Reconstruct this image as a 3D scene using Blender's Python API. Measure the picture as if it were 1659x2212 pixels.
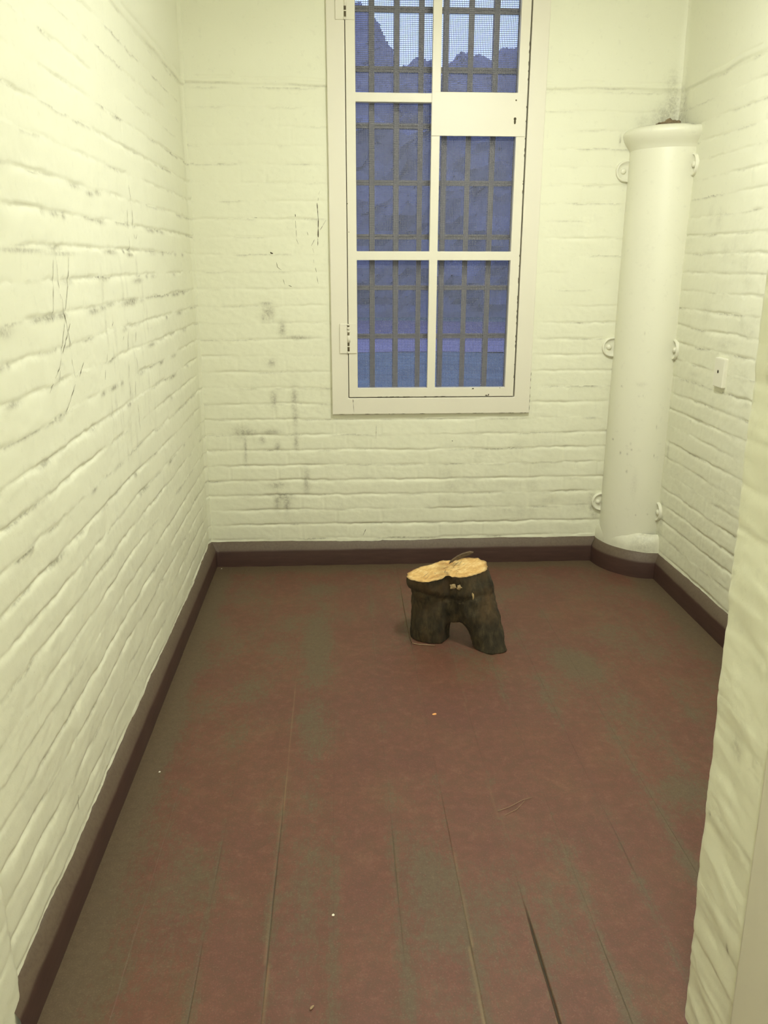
import bpy, bmesh, math, random
import numpy as np
from mathutils import Vector, Matrix, noise as mnoise

S = bpy.context.scene
COL = S.collection
for o in list(bpy.data.objects): bpy.data.objects.remove(o, do_unlink=True)
PI = math.pi

# ------------------------------------------------------------------ camera, world, exposure
cam_d = bpy.data.cameras.new('camera'); cam = bpy.data.objects.new('camera', cam_d); COL.objects.link(cam)
cam_d.sensor_fit = 'VERTICAL'; cam_d.sensor_height = 36.0; cam_d.lens = 36.0*1759.87/2212.0
cam_d.clip_start = 0.02; cam_d.clip_end = 300
_p, _y, _r = math.radians(16.967), math.radians(3.194), math.radians(-0.088)
cam.matrix_world = (Matrix.Translation((0.649, -3.912, 1.465)) @ Matrix.Rotation(-_y, 4, 'Z')
                    @ Matrix.Rotation(PI/2-_p, 4, 'X') @ Matrix.Rotation(-_r, 4, 'Z'))
S.camera = cam
S.view_settings.view_transform = 'Standard'; S.view_settings.look = 'None'
S.view_settings.exposure = 0.0; S.view_settings.gamma = 1.0; S.view_settings.use_curve_mapping = False

LAMP_POS = (1.32, -1.60, 2.50); LAMP_E = 133.0; LAMP_COL = (1.0, 1.012, 0.94)
PASSAGE_E = 92.0
W = 2.187; H = 3.46

def new_mat(name):
    m = bpy.data.materials.new(name); m.use_nodes = True
    nt = m.node_tree; b = nt.nodes['Principled BSDF']
    return m, nt, b
def N(nt, t, **k):
    n = nt.nodes.new(t)
    for a, v in k.items(): setattr(n, a, v)
    return n
def noise_node(nt, scale, detail=4, rough=.55, vec=None):
    n = N(nt, 'ShaderNodeTexNoise'); n.inputs['Scale'].default_value = scale
    n.inputs['Detail'].default_value = detail; n.inputs['Roughness'].default_value = rough
    if vec is not None: nt.links.new(vec, n.inputs['Vector'])
    return n.outputs['Fac']
def ramp(nt, fac, stops):
    r = N(nt, 'ShaderNodeValToRGB'); nt.links.new(fac, r.inputs['Fac'])
    e = r.color_ramp.elements
    while len(e) < len(stops): e.new(.5)
    for i, (p, c) in enumerate(stops):
        e[i].position = p; e[i].color = (*c, 1) if len(c) == 3 else c
    return r.outputs['Color']
def mix(nt, fac, a, b, bt='MIX'):
    n = N(nt, 'ShaderNodeMix', data_type='RGBA', blend_type=bt)
    for sock, v in ((n.inputs[0], fac), (n.inputs[6], a), (n.inputs[7], b)):
        if hasattr(v, 'links') or isinstance(v, bpy.types.NodeSocket): nt.links.new(v, sock)
        elif isinstance(v, (int, float)): sock.default_value = v
        else: sock.default_value = (*v, 1)
    return n.outputs[2]
def mth(nt, op, a, b=None, clamp=False):
    n = N(nt, 'ShaderNodeMath', operation=op); n.use_clamp = clamp
    for i, v in enumerate((a, b)):
        if v is None: continue
        if isinstance(v, bpy.types.NodeSocket): nt.links.new(v, n.inputs[i])
        else: n.inputs[i].default_value = v
    return n.outputs[0]
def attr(nt, name):
    a = N(nt, 'ShaderNodeAttribute'); a.attribute_name = name; return a.outputs['Fac']
def bump(nt, b, h, strength=.3, dist=.002):
    n = N(nt, 'ShaderNodeBump'); n.inputs['Strength'].default_value = strength; n.inputs['Distance'].default_value = dist
    nt.links.new(h, n.inputs['Height']); nt.links.new(n.outputs['Normal'], b.inputs['Normal'])
def objcoord(nt): return N(nt, 'ShaderNodeTexCoord').outputs['Object']

w = bpy.data.worlds.new('dusk_sky'); S.world = w; w.use_nodes = True
wn = w.node_tree; bg = wn.nodes['Background']
tc = N(wn, 'ShaderNodeTexCoord'); sp = N(wn, 'ShaderNodeSeparateXYZ'); wn.links.new(tc.outputs['Generated'], sp.inputs[0])
cl = noise_node(wn, 5.0, 4, .6, tc.outputs['Generated'])
sky = ramp(wn, mth(wn, 'ADD', sp.outputs['Z'], mth(wn, 'MULTIPLY', mth(wn, 'SUBTRACT', cl, .5), .25)),
           [(0.0, (.34, .36, .80)), (.16, (.40, .50, 1.0)), (.28, (.48, .63, 1.0)), (.5, (.30, .38, 1.0)), (1.0, (.22, .29, .95))])
wn.links.new(sky, bg.inputs['Color']); bg.inputs['Strength'].default_value = 2.4

# ------------------------------------------------------------------ materials
CREAM = (.805, .802, .645)
def cream_mat(name, base, rough=.5, grime=True, fine=.25):
    m, nt, b = new_mat(name); v = objcoord(nt)
    n1 = noise_node(nt, 3.0, 5, .6, v); n2 = noise_node(nt, 38.0, 4, .6, v)
    c = mix(nt, mth(nt, 'MULTIPLY', n1, .5), base, tuple(x*y for x, y in zip(base, (.93, .93, .90))))
    if grime:
        d = attr(nt, 'dirt_shade')
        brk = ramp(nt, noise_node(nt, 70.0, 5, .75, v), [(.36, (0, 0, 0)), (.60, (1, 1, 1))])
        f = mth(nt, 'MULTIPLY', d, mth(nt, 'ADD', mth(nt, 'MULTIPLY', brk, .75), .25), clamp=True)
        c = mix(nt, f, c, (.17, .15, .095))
        # sparse grey rub marks left on the paint
        s = ramp(nt, n2, [(.60, (0, 0, 0)), (.78, (1, 1, 1))])
        c = mix(nt, mth(nt, 'MULTIPLY', s, .16), c, (.42, .41, .34))
        sp_ = ramp(nt, noise_node(nt, 150.0, 2, .5, v), [(.74, (0, 0, 0)), (.80, (1, 1, 1))])
        c = mix(nt, mth(nt, 'MULTIPLY', sp_, .25), c, (.22, .19, .12))
    nt.links.new(c, b.inputs['Base Color']); b.inputs['Roughness'].default_value = rough
    bump(nt, b, noise_node(nt, 120.0, 5, .65, v), fine, .0016)
    return m
def flat_mat(name, col, rough=.6, var=.15, scale=25, bumpd=.001, metal=0):
    m, nt, b = new_mat(name); v = objcoord(nt); n = noise_node(nt, scale, 5, .6, v)
    c = ramp(nt, n, [(.3, tuple(x*(1-var) for x in col)), (.7, tuple(min(1, x*(1+var)) for x in col))])
    nt.links.new(c, b.inputs['Base Color']); b.inputs['Roughness'].default_value = rough; b.inputs['Metallic'].default_value = metal
    if bumpd: bump(nt, b, noise_node(nt, scale*4, 4, .6, v), .3, bumpd)
    return m
M_WALL = cream_mat('cream_wall_paint', CREAM)
M_PIPE = cream_mat('cream_pipe_paint', (.81, .80, .66), .38, True, .12)
M_WOOD = cream_mat('cream_woodwork_paint', (.775, .738, .63), .42, False, .1)
M_DOORFRAME = cream_mat('pale_door_lining_paint', (.70, .67, .56), .45, False, .08)
M_PLATE = cream_mat('off_white_plate_paint', (.80, .78, .66), .4, False, .05)
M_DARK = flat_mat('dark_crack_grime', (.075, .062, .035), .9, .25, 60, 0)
M_SCRATCH = flat_mat('grey_scratch', (.13, .115, .075), .9, .45, 40, 0)
M_RUST = flat_mat('dark_rusty_steel', (.12, .095, .055), .75, .5, 220, .0006)
M_BAR = flat_mat('grey_iron_bar_paint', (.46, .44, .44), .7, .12, 40, .0006)
M_WIRE = flat_mat('dark_wire', (.15, .15, .17), .6, .2, 60, 0)
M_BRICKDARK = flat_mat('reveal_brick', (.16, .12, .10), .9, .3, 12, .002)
M_CEIL = flat_mat('ceiling_paint', (.80, .78, .62), .6, .03, 4, .001)

def baseboard_mat(name, base, dust_amt):
    m, nt, b = new_mat(name); v = objcoord(nt)
    mp = N(nt, 'ShaderNodeMapping'); mp.inputs['Scale'].default_value = (1.2, 1.2, 9); nt.links.new(v, mp.inputs['Vector'])
    n1 = noise_node(nt, 7.0, 6, .65, mp.outputs[0]); n2 = noise_node(nt, 90.0, 4, .7, v)
    c = ramp(nt, n1, [(.32, tuple(x*.75 for x in base)), (.62, base), (.8, (base[0]*1.35, base[1]*1.5, base[2]*1.55))])
    d = attr(nt, 'dust')
    f = mth(nt, 'MULTIPLY', d, mth(nt, 'ADD', mth(nt, 'MULTIPLY', ramp(nt, n2, [(.3, (0, 0, 0)), (.6, (1, 1, 1))]), .35), dust_amt), clamp=True)
    c = mix(nt, f, c, (.140, .102, .070))
    chip = ramp(nt, noise_node(nt, 24.0, 5, .8, mp.outputs[0]), [(.70, (0, 0, 0)), (.74, (1, 1, 1))])
    c = mix(nt, mth(nt, 'MULTIPLY', chip, .45), c, (.30, .24, .19))
    nt.links.new(c, b.inputs['Base Color']); b.inputs['Roughness'].default_value = .55
    bump(nt, b, n2, .3, .001); return m
M_BASE = baseboard_mat('maroon_baseboard_paint', (.066, .031, .025), .55)

def floor_mat():
    m, nt, b = new_mat('worn_red_floorboard_paint'); v = objcoord(nt)
    mp = N(nt, 'ShaderNodeMapping'); mp.inputs['Scale'].default_value = (1, .16, 1); nt.links.new(v, mp.inputs['Vector'])
    grain = noise_node(nt, 160.0, 5, .7, mp.outputs[0])
    blot = noise_node(nt, 5.5, 6, .62, v); fine = noise_node(nt, 55.0, 5, .75, v); speck = noise_node(nt, 260.0, 3, .7, v)
    red = ramp(nt, blot, [(.30, (.126, .044, .030)), (.55, (.144, .055, .035)), (.75, (.152, .073, .041))])
    plum = ramp(nt, noise_node(nt, 1.8, 3, .5, v), [(.48, (0, 0, 0)), (.62, (1, 1, 1))])
    red = mix(nt, mth(nt, 'MULTIPLY', plum, .5), red, (.124, .045, .034))
    mot = noise_node(nt, 26.0, 6, .75, v)
    red = mix(nt, mth(nt, 'MULTIPLY', ramp(nt, mot, [(.42, (1, 1, 1)), (.54, (0, 0, 0))]), .38), red, (.082, .045, .024))
    red = mix(nt, mth(nt, 'MULTIPLY', ramp(nt, mot, [(.54, (0, 0, 0)), (.68, (1, 1, 1))]), .38), red, (.205, .105, .068))
    grey = ramp(nt, fine, [(.3, (.082, .060, .034)), (.7, (.122, .089, .051))])
    f = mth(nt, 'ADD', attr(nt, 'worn'), mth(nt, 'MULTIPLY', mth(nt, 'SUBTRACT', fine, .5), 1.5))
    f = mth(nt, 'ADD', f, mth(nt, 'MULTIPLY', mth(nt, 'SUBTRACT', blot, .5), 1.3))
    f = mth(nt, 'ADD', f, mth(nt, 'MULTIPLY', mth(nt, 'SUBTRACT', grain, .5), 1.1))
    ff = ramp(nt, f, [(.18, (0, 0, 0)), (.62, (1, 1, 1))])
    c = mix(nt, mth(nt, 'MULTIPLY', ff, .86), red, grey)
    c = mix(nt, mth(nt, 'MULTIPLY', ramp(nt, speck, [(.35, (1, 1, 1)), (.5, (0, 0, 0))]), .42), c, (.085, .054, .034))
    c = mix(nt, mth(nt, 'MULTIPLY', ramp(nt, speck, [(.58, (0, 0, 0)), (.72, (1, 1, 1))]), .34), c, (.27, .19, .125))
    c = mix(nt, mth(nt, 'MULTIPLY', ramp(nt, grain, [(.62, (0, 0, 0)), (.78, (1, 1, 1))]), .2), c, (.26, .19, .115))
    c = mix(nt, attr(nt, 'bare'), c, (.28, .19, .095))
    c = mix(nt, attr(nt, 'seam'), c, (.040, .033, .020))
    nt.links.new(c, b.inputs['Base Color']); b.inputs['Roughness'].default_value = .58
    bump(nt, b, mth(nt, 'ADD', grain, speck), .35, .0012); return m
M_FLOOR = floor_mat()

def bark_mat():
    m, nt, b = new_mat('dark_bark'); v = objcoord(nt)
    mp = N(nt, 'ShaderNodeMapping'); mp.inputs['Scale'].default_value = (1, 1, .35); nt.links.new(v, mp.inputs['Vector'])
    n1 = noise_node(nt, 40.0, 7, .7, mp.outputs[0]); n2 = noise_node(nt, 9.0, 5, .6, v)
    c = ramp(nt, n1, [(.30, (.010, .008, .004)), (.52, (.038, .028, .013)), (.72, (.088, .064, .031))])
    c = mix(nt, ramp(nt, n2, [(.45, (0, 0, 0)), (.72, (1, 1, 1))]), c, (.085, .048, .018))
    nt.links.new(c, b.inputs['Base Color']); b.inputs['Roughness'].default_value = .9
    bump(nt, b, n1, .8, .006); return m
def cutwood_mat():
    m, nt, b = new_mat('pale_cut_wood'); v = objcoord(nt)
    n1 = noise_node(nt, 22.0, 6, .7, v); n2 = noise_node(nt, 75.0, 5, .7, v)
    wv = N(nt, 'ShaderNodeTexWave', wave_type='RINGS', rings_direction='Z'); wv.inputs['Scale'].default_value = 22; wv.inputs['Distortion'].default_value = 6
    nt.links.new(v, wv.inputs['Vector'])
    c = ramp(nt, n1, [(.30, (.42, .20, .055)), (.5, (.70, .44, .16)), (.70, (.86, .68, .34))])
    c = mix(nt, mth(nt, 'MULTIPLY', wv.outputs['Fac'], .18), c, (.50, .29, .10))
    c = mix(nt, mth(nt, 'MULTIPLY', ramp(nt, n2, [(.62, (0, 0, 0)), (.72, (1, 1, 1))]), .5), c, (.26, .16, .06))
    d = attr(nt, 'rim'); c = mix(nt, d, c, (.22, .125, .045))
    nt.links.new(c, b.inputs['Base Color']); b.inputs['Roughness'].default_value = .8
    bump(nt, b, n2, .5, .003); return m
M_BARK = bark_mat(); M_CUT = cutwood_mat()
M_SPLINT = flat_mat('pale_splinter_wood', (.36, .26, .13), .8, .3, 90, .001)
M_TWIG = flat_mat('dry_twig', (.10, .065, .035), .9, .3, 120, .0005)
M_STRAW = flat_mat('dry_straw', (.30, .21, .125), .9, .2, 120, .0005)
M_LEAFBIT = flat_mat('orange_wood_flake', (.75, .36, .13), .8, .2, 120, .0005)
M_CRUMB = flat_mat('white_paint_crumb', (.85, .80, .70), .8, .1, 120, .0005)

# ------------------------------------------------------------------ object helpers
def tag(o, label=None, cat=None, group=None, kind=None):
    if label: o['label'] = label
    if cat: o['category'] = cat
    if group: o['group'] = group
    if kind: o['kind'] = kind
    return o
def empty(name, loc):
    o = bpy.data.objects.new(name, None); COL.objects.link(o); o.location = loc; o.empty_display_size = .05; return o
def link(name, me, parent=None, mats=()):
    me.name = name; o = bpy.data.objects.new(name, me); COL.objects.link(o)
    for m in mats: me.materials.append(m)
    if parent is not None:
        bpy.context.view_layer.update(); o.parent = parent
        o.matrix_parent_inverse = parent.matrix_world.inverted()
    return o
def from_bm(name, bm, mats, parent=None, smooth=False):
    bmesh.ops.recalc_face_normals(bm, faces=bm.faces[:])
    me = bpy.data.meshes.new(name); bm.to_mesh(me); bm.free()
    if smooth: me.shade_smooth()
    return link(name, me, parent, mats)
def box(bm, x0, x1, y0, y1, z0, z1, mat=0, bev=0.0):
    r = bmesh.ops.create_cube(bm, size=1.0); vs = r['verts']
    for v in vs: v.co = Vector(((x0+x1)/2+v.co.x*(x1-x0), (y0+y1)/2+v.co.y*(y1-y0), (z0+z1)/2+v.co.z*(z1-z0)))
    fs = {f for v in vs for f in v.link_faces}
    for f in fs: f.material_index = mat
    if bev:
        es = {e for f in fs for e in f.edges}
        bmesh.ops.bevel(bm, geom=list(es), offset=bev, segments=2, affect='EDGES', profile=.6)
def lathe(bm, prof, c, seg=24, a0=0, a1=2*PI, axis='Z', mat=0):
    full = abs(a1-a0-2*PI) < 1e-6; n = seg if full else seg+1; rings = []
    for r, z in prof:
        ring = []
        for i in range(n):
            a = a0+(a1-a0)*i/seg
            p = {'Z': (r*math.cos(a), r*math.sin(a), z), 'Y': (r*math.cos(a), z, r*math.sin(a)), 'X': (z, r*math.cos(a), r*math.sin(a))}[axis]
            ring.append(bm.verts.new((c[0]+p[0], c[1]+p[1], c[2]+p[2])))
        rings.append(ring)
    for a, b in zip(rings, rings[1:]):
        for i in range(n if full else n-1):
            j = (i+1) % n; f = bm.faces.new((a[i], a[j], b[j], b[i])); f.material_index = mat; f.smooth = True
    return rings
def tube(bm, pts, rad, seg=7, mat=0):
    pts = [Vector(p) for p in pts]; rings = []
    for i, p in enumerate(pts):
        t = (pts[min(i+1, len(pts)-1)]-pts[max(i-1, 0)]).normalized()
        a = t.orthogonal().normalized() if not rings else (prev-t*prev.dot(t)).normalized()
        prev = a; b = t.cross(a); r = rad[i] if isinstance(rad, (list, tuple)) else rad
        rings.append([bm.verts.new(p+(a*math.cos(k*2*PI/seg)+b*math.sin(k*2*PI/seg))*r) for k in range(seg)])
    for A, B in zip(rings, rings[1:]):
        for k in range(seg):
            f = bm.faces.new((A[k], A[(k+1) % seg], B[(k+1) % seg], B[k])); f.material_index = mat; f.smooth = True
    for R in (rings[0][::-1], rings[-1]):
        f = bm.faces.new(R); f.material_index = mat

# ------------------------------------------------------------------ numpy noise and brick relief
def hsh(i, j, seed):
    i = np.asarray(i, np.int64); j = np.asarray(j, np.int64)
    h = (i*374761393 + j*668265263 + seed*1442695041) & 0xffffffff
    h = ((h ^ (h >> 13))*1274126177) & 0xffffffff
    h = ((h ^ (h >> 16))*2246822519) & 0xffffffff
    return ((h ^ (h >> 15)) & 0xffffff)/float(0xffffff)
def vn(x, y, seed):
    xi = np.floor(x); yi = np.floor(y); fx = x-xi; fy = y-yi
    fx = fx*fx*fx*(fx*(fx*6-15)+10); fy = fy*fy*fy*(fy*(fy*6-15)+10)
    a = hsh(xi, yi, seed); b = hsh(xi+1, yi, seed); c = hsh(xi, yi+1, seed); d = hsh(xi+1, yi+1, seed)
    return (a+(b-a)*fx)*(1-fy)+(c+(d-c)*fx)*fy
def fbm(x, y, seed, octv=4, gain=.5):
    s = 0; a = 1; t = 0
    for o in range(octv):
        s = s+a*(vn(x*2**o+o*17.3, y*2**o-o*9.1, seed+o*7)-.5)*2; t += a; a *= gain
    return s/t
CRS = .076; Z0 = 1.8076
def bricks(u, z, seed, depth=.006, strength=None, flat_top=2.203, edge_wob=.004):
    """relief (m, + into the room) and dirt for painted brickwork; u along the wall, z height"""
    zz = z + edge_wob*fbm(u*2.3, z*.7, seed, 3) + .0055*fbm(u*13, z*9, seed+11, 5, .65) + .0026*fbm(u*47, z*30, seed+13, 3)
    k = np.floor((zz-Z0)/CRS); t = (zz-Z0)-k*CRS
    def msk(kk):
        m = .45+1.5*fbm(u*3.4+kk*13.7, kk*3.1, seed+23, 5, .62)
        return np.clip(m, .02, 1.2)
    lo = np.exp(-(t/.0045)**1.5)*msk(k); up = np.exp(-((CRS-t)/(.0085*np.clip(1+.8*fbm(u*22, k*3.3, seed+27, 3), .4, 1.8)))**1.5)*msk(k+1)
    g = np.maximum(lo, up)
    kind = np.mod(k, 2); bl = np.where(kind > .5, .2287, .1143)
    uu = u + .005*fbm(u*5, z*9, seed+31, 2) + np.where(kind > .5, .0572, 0)
    bi = np.floor(uu/bl); tb = uu-bi*bl; dv = np.minimum(tb, bl-tb)
    gv = np.exp(-(dv/.0055)**1.6)*np.clip(-.05+.9*fbm(bi*3.3, k*5.7+z*4, seed+41, 2), 0, .55)
    bump_ = ((hsh(bi, k, seed+51)-.5)*.0018*np.clip(dv/.02, 0, 1) + (hsh(bi, k, seed+53)-.5)*.0024*(t/CRS-.5))
    st = 1.0 if strength is None else strength
    h = (-depth*g-depth*.8*gv+bump_)*st
    h = h + .0020*fbm(u*10, z*14, seed+61, 4)*(.4+.6*st) + .0007*fbm(u*45, z*55, seed+71, 3) + .006*fbm(u*1.4, z*1.4, seed+81, 2)
    # smoother plaster band above a ragged ledge
    le = flat_top + .010*fbm(u*5, z*0, seed+91, 4)
    s = 1/(1+np.exp(-(z-le)/.0016))
    smooth = .0045 + .0025*fbm(u*5, z*5, seed+95, 3) + .006*fbm(u*1.4, z*1.4, seed+81, 2) - .003*np.exp(-((z-le-.022)/.004)**2)*(vn(u*9, z*0, seed+5) > .35)
    h = h*(1-s)+smooth*s
    dj = np.clip(np.exp(-((CRS-t)/.0062)**2)*np.clip(-.02+1.7*fbm(u*6+k*5.1, k*2.3, seed+101, 4, .6), 0, 1)*(.25+.75*st), 0, 1)*(1-s)
    dj = np.maximum(dj*.95, .42*np.exp(-((z-le+.003)/.0035)**2)*np.clip(.3+1.3*fbm(u*6, z*0, seed+111, 3), 0, 1))  # second term paints the shadow line under the ledge into the colour
    return h, dj
def grid_mesh(name, P, nu, nv, mats, attrs=None, keep=None, extra=None):
    """P: (nv*nu,3) array, row by row; keep: face mask (nv-1, nu-1)"""
    idx = np.arange(nu*nv).reshape(nv, nu)
    f = np.stack([idx[:-1, :-1], idx[:-1, 1:], idx[1:, 1:], idx[1:, :-1]], -1)
    f = f[keep] if keep is not None else f.reshape(-1, 4)
    nm = np.zeros(len(f), np.int32); V = P
    if extra is not None:
        ev, ef, em = extra
        f = np.concatenate([f, ef+len(V)]); nm = np.concatenate([nm, np.full(len(ef), em, np.int32)]); V = np.concatenate([V, ev])
    used = np.unique(f); remap = np.full(len(V), -1); remap[used] = np.arange(len(used)); f = remap[f]; V2 = V[used]
    me = bpy.data.meshes.new(name)
    me.vertices.add(len(V2)); me.vertices.foreach_set('co', V2.astype(np.float32).ravel())
    me.loops.add(f.size); me.loops.foreach_set('vertex_index', f.astype(np.int32).ravel())
    me.polygons.add(len(f)); me.polygons.foreach_set('loop_start', np.arange(0, f.size, 4, dtype=np.int32))
    for m in mats: me.materials.append(m)
    me.polygons.foreach_set('material_index', nm)
    me.update(calc_edges=True); me.shade_smooth()
    for k, a in (attrs or {}).items():
        if extra is not None: a = np.concatenate([a, np.zeros(len(extra[0]))])
        at = me.attributes.new(k, 'FLOAT', 'POINT'); at.data.foreach_set('value', a[used].astype(np.float32))
    return me
def strips(lines, to3, width=.0016, lift=.0012):
    """thin painted-on scratches following the relief; lines in (u,z)"""
    V = []; F = []; rnd = random.Random(4)
    for ln in lines:
        wd = width
        if isinstance(ln[0], (int, float)): wd, ln = ln
        pts = []
        for a, b in zip(ln, ln[1:]):
            n = max(2, int(math.dist(a, b)/.008))
            pts += [(a[0]+(b[0]-a[0])*i/n, a[1]+(b[1]-a[1])*i/n) for i in range(n)]
        pts.append(ln[-1]); base = len(V); m = len(pts)
        for i, p in enumerate(pts):
            q0, q1 = pts[max(i-1, 0)], pts[min(i+1, m-1)]
            d = (q1[0]-q0[0], q1[1]-q0[1]); L = math.hypot(*d) or 1; nx, nz = -d[1]/L, d[0]/L
            hw = wd/2*(.25+.9*rnd.random())*(.35 if i in (0, m-1) else 1)
            V.append((p[0]+nx*hw, p[1]+nz*hw)); V.append((p[0]-nx*hw, p[1]-nz*hw))
        for i in range(m-1): F.append((base+2*i, base+2*i+1, base+2*i+3, base+2*i+2))
    V = np.array(V); return to3(V[:, 0], V[:, 1], lift), np.array(F)
def splats(u, z, lst):
    d = np.zeros_like(u)
    for cu, cz, a, b, k in lst: d = np.maximum(d, k*np.exp(-((u-cu)/a)**2-((z-cz)/b)**2))
    return d

# ------------------------------------------------------------------ ROOM: walls
LEFT_SCR = [[(-1.8954,1.471),(-1.8958,1.4329),(-1.8961,1.4079)],[(-1.896,1.3953),(-1.8975,1.3845)],[(-1.8904,1.3914),(-1.8787,1.3415),(-1.8704,1.3055),(-1.8609,1.263)],[(-1.7982,1.4797),(-1.8226,1.4281),(-1.839,1.4025),(-1.8787,1.3415),(-1.9012,1.3079),(-1.9325,1.2591)],[(-1.9195,1.4718),(-1.9394,1.4091),(-1.9651,1.3361)],[(-1.8483,1.3245),(-1.8837,1.2935),(-1.9223,1.2599)],[(-1.9401,1.2507),(-1.9587,1.2307),(-1.9962,1.2117)],[(-1.9578,1.2251),(-1.9671,1.1986)],[(-2.0146,1.2016),(-2.0413,1.1839)],[(-1.8572,1.2415),(-1.8475,1.1938)],[(-1.7618,1.2229),(-1.8156,1.1915)],[(-1.8559,1.1792),(-1.9007,1.1509),(-1.9508,1.1208)],[(-1.8884,1.5019),(-1.8903,1.4808)],
 [(-1.1233,1.6991),(-1.1069,1.6397)],[(-1.1606,1.6234),(-1.1625,1.5671)],[(-1.1019,1.6268),(-1.1036,1.5693)],[(-1.1034,1.5537),(-1.0952,1.5383)],[(-1.0626,1.555),(-1.085,1.5385)],[(-1.1707,1.545),(-1.1765,1.4879)],[(-1.284,1.2987),(-1.2793,1.2761)],[(-1.1869,1.2533),(-1.1985,1.2218)],[(-1.2885,1.2612),(-1.3088,1.196)],[(-1.2191,1.1773),(-1.21,1.12)],[(-1.3168,1.1744),(-1.327,1.1215)],[(-1.3212,1.1116),(-1.3241,1.0524)],[(-1.2567,1.1027),(-1.2671,1.0479)],[(-1.4362,1.3021),(-1.4573,1.289)],[(-1.2452,1.0254),(-1.2367,.937)],[(-1.5379,1.2199),(-1.5465,1.1963)],[(-1.4875,1.2063),(-1.498,1.1907)],[(-1.5683,1.1785),(-1.5855,1.1521)],[(-1.3429,1.2524),(-1.3562,1.2404)],(.003,[(-2.1827,.2302),(-2.1898,.1938)])]
BACK_SCR = [[(.5783,1.7748),(.5724,1.76)],(.003,[(.5697,1.7464),(.5689,1.7327)]),(.0034,[(.5639,1.7239),(.5662,1.696),(.5684,1.6545),(.5669,1.6174)]),(.006,[(.5669,1.6174),(.566,1.5777)]),(.003,[(.5649,1.573),(.564,1.5425)]),[(.6026,1.6512),(.5887,1.6291),(.5748,1.6081)],[(.5157,1.6021),(.5214,1.5857)],[(.5493,1.5683),(.5338,1.54)],[(.5397,1.5306),(.5454,1.5094)],[(.543,1.4809),(.5436,1.4643)],(.003,[(.5506,1.4452),(.5552,1.426)]),[(.5555,1.4092),(.5623,1.3743)],[(.4669,1.5715),(.476,1.5469)],
 (.006,[(.4657,1.6763),(.4660,1.6654)]),(.0026,[(.4657,1.6484),(.4664,1.6163)]),(.0022,[(.467,1.6082),(.4688,1.58)]),(.004,[(.2825,1.6612),(.2943,1.6604)]),(.006,[(.3474,1.5131),(.3524,1.5086),(.36,1.507)]),[(.3739,1.4697),(.3774,1.4491),(.3957,1.4343)],[(.4012,1.3953),(.409,1.3703)],(.006,[(.4262,1.3678),(.4400,1.362)]),(.005,[(.7749,.1804),(.7607,.1485)]),[(.8295,.7084),(.8271,.6442)],(.005,[(1.20,.632),(1.206,.630)])]
DIRTB = [(.327,1.248,.027,.036),(.304,1.223,.009,.018),(.389,1.171,.016,.036),(.335,1.014,.018,.018),(.337,.84,.014,.045),(.436,.844,.016,.054),(.438,.753,.013,.045),(.439,.633,.011,.045),(.318,.682,.041,.013),(.347,.606,.014,.027),(.191,.598,.007,.072),(.484,.433,.016,.063),(.34,.416,.036,.018),(.336,.328,.016,.045),(.383,.318,.018,.045),(.365,.357,.054,.018),(.319,1.286,.027,.009),(.462,1.132,.054,.009),(.177,.682,.036,.027),(.275,.644,.014,.018),(.213,.681,.036,.018)]

def make_wall(name, u0, u1, du, height, place, seed, depth, strength=None, dirt_shade=None, scr=None, hole=None, scr_mat=None, dz=.004, relief_extra=None, scr_w=.0016, flat_top=2.203):
    us = np.arange(u0, u1+du*.5, du); zs = np.arange(0, height+dz*.5, dz)
    if hole is not None:
        for c in (hole[0], hole[1]): us[np.argmin(abs(us-c))] = c
    U, Z = np.meshgrid(us, zs); U = U.ravel(); Z = Z.ravel()
    def rel(u, z):
        st = None if strength is None else strength(u, z)
        h, d = bricks(u, z, seed, depth, st, flat_top)
        if relief_extra is not None: h = h+relief_extra(u, z)
        return h, d
    h, dj = rel(U, Z)
    d = dj
    if dirt_shade is not None: d = np.maximum(d, dirt_shade(U, Z))
    keep = np.ones((len(zs)-1, len(us)-1), bool)
    if hole is not None:
        uc = (us[:-1]+us[1:])/2; zc = (zs[:-1]+zs[1:])/2
        keep = ~((uc[None, :] > hole[0]) & (uc[None, :] < hole[1]) & (zc[:, None] > hole[2]) & (zc[:, None] < hole[3]))
    ex = None
    if scr:
        ev, ef = strips(scr, lambda u, z, l: place(u, z, rel(u, z)[0]+l), scr_w); ex = (ev, ef, 1)
    me = grid_mesh(name, place(U, Z, h), len(us), len(zs), [M_WALL, scr_mat or M_SCRATCH], {'dirt_shade': d}, keep, ex)
    return tag(link(name, me), kind='structure')

rn = random.Random(7)
left_splats = [(-1.25+rn.uniform(-.3, .25), 1.2+rn.uniform(-.3, .25), rn.uniform(.004, .012), rn.uniform(.02, .06), rn.uniform(.12, .3)) for _ in range(40)]
left_splats += [(-1.75+rn.uniform(-.7, 1.5), Z0-CRS*rn.randint(2, 14)-.006, rn.uniform(.01, .06), .007, rn.uniform(.4, .95)) for _ in range(70)]
left_splats += [(-1.1, 1.418-.008, .05, .008, .8), (-1.25, 1.345, .07, .008, .8), (-1.45, 1.352, .05, .007, .7), (-2.25, 1.335, .04, .012, .5), (-1.19, 1.347, .055, .010, 1.0), (-1.62, 1.342, .05, .008, .9), (-1.53, 1.345, .03, .007, .8), (-1.40, 1.495, .06, .006, .9), (-1.17, 1.490, .04, .006, .9), (-1.85, 1.486, .10, .005, .5), (-2.10, 1.490, .12, .005, .6), (-1.56, 1.64, .03, .006, .8), (-1.68, 1.648, .03, .006, .6)]
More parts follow.
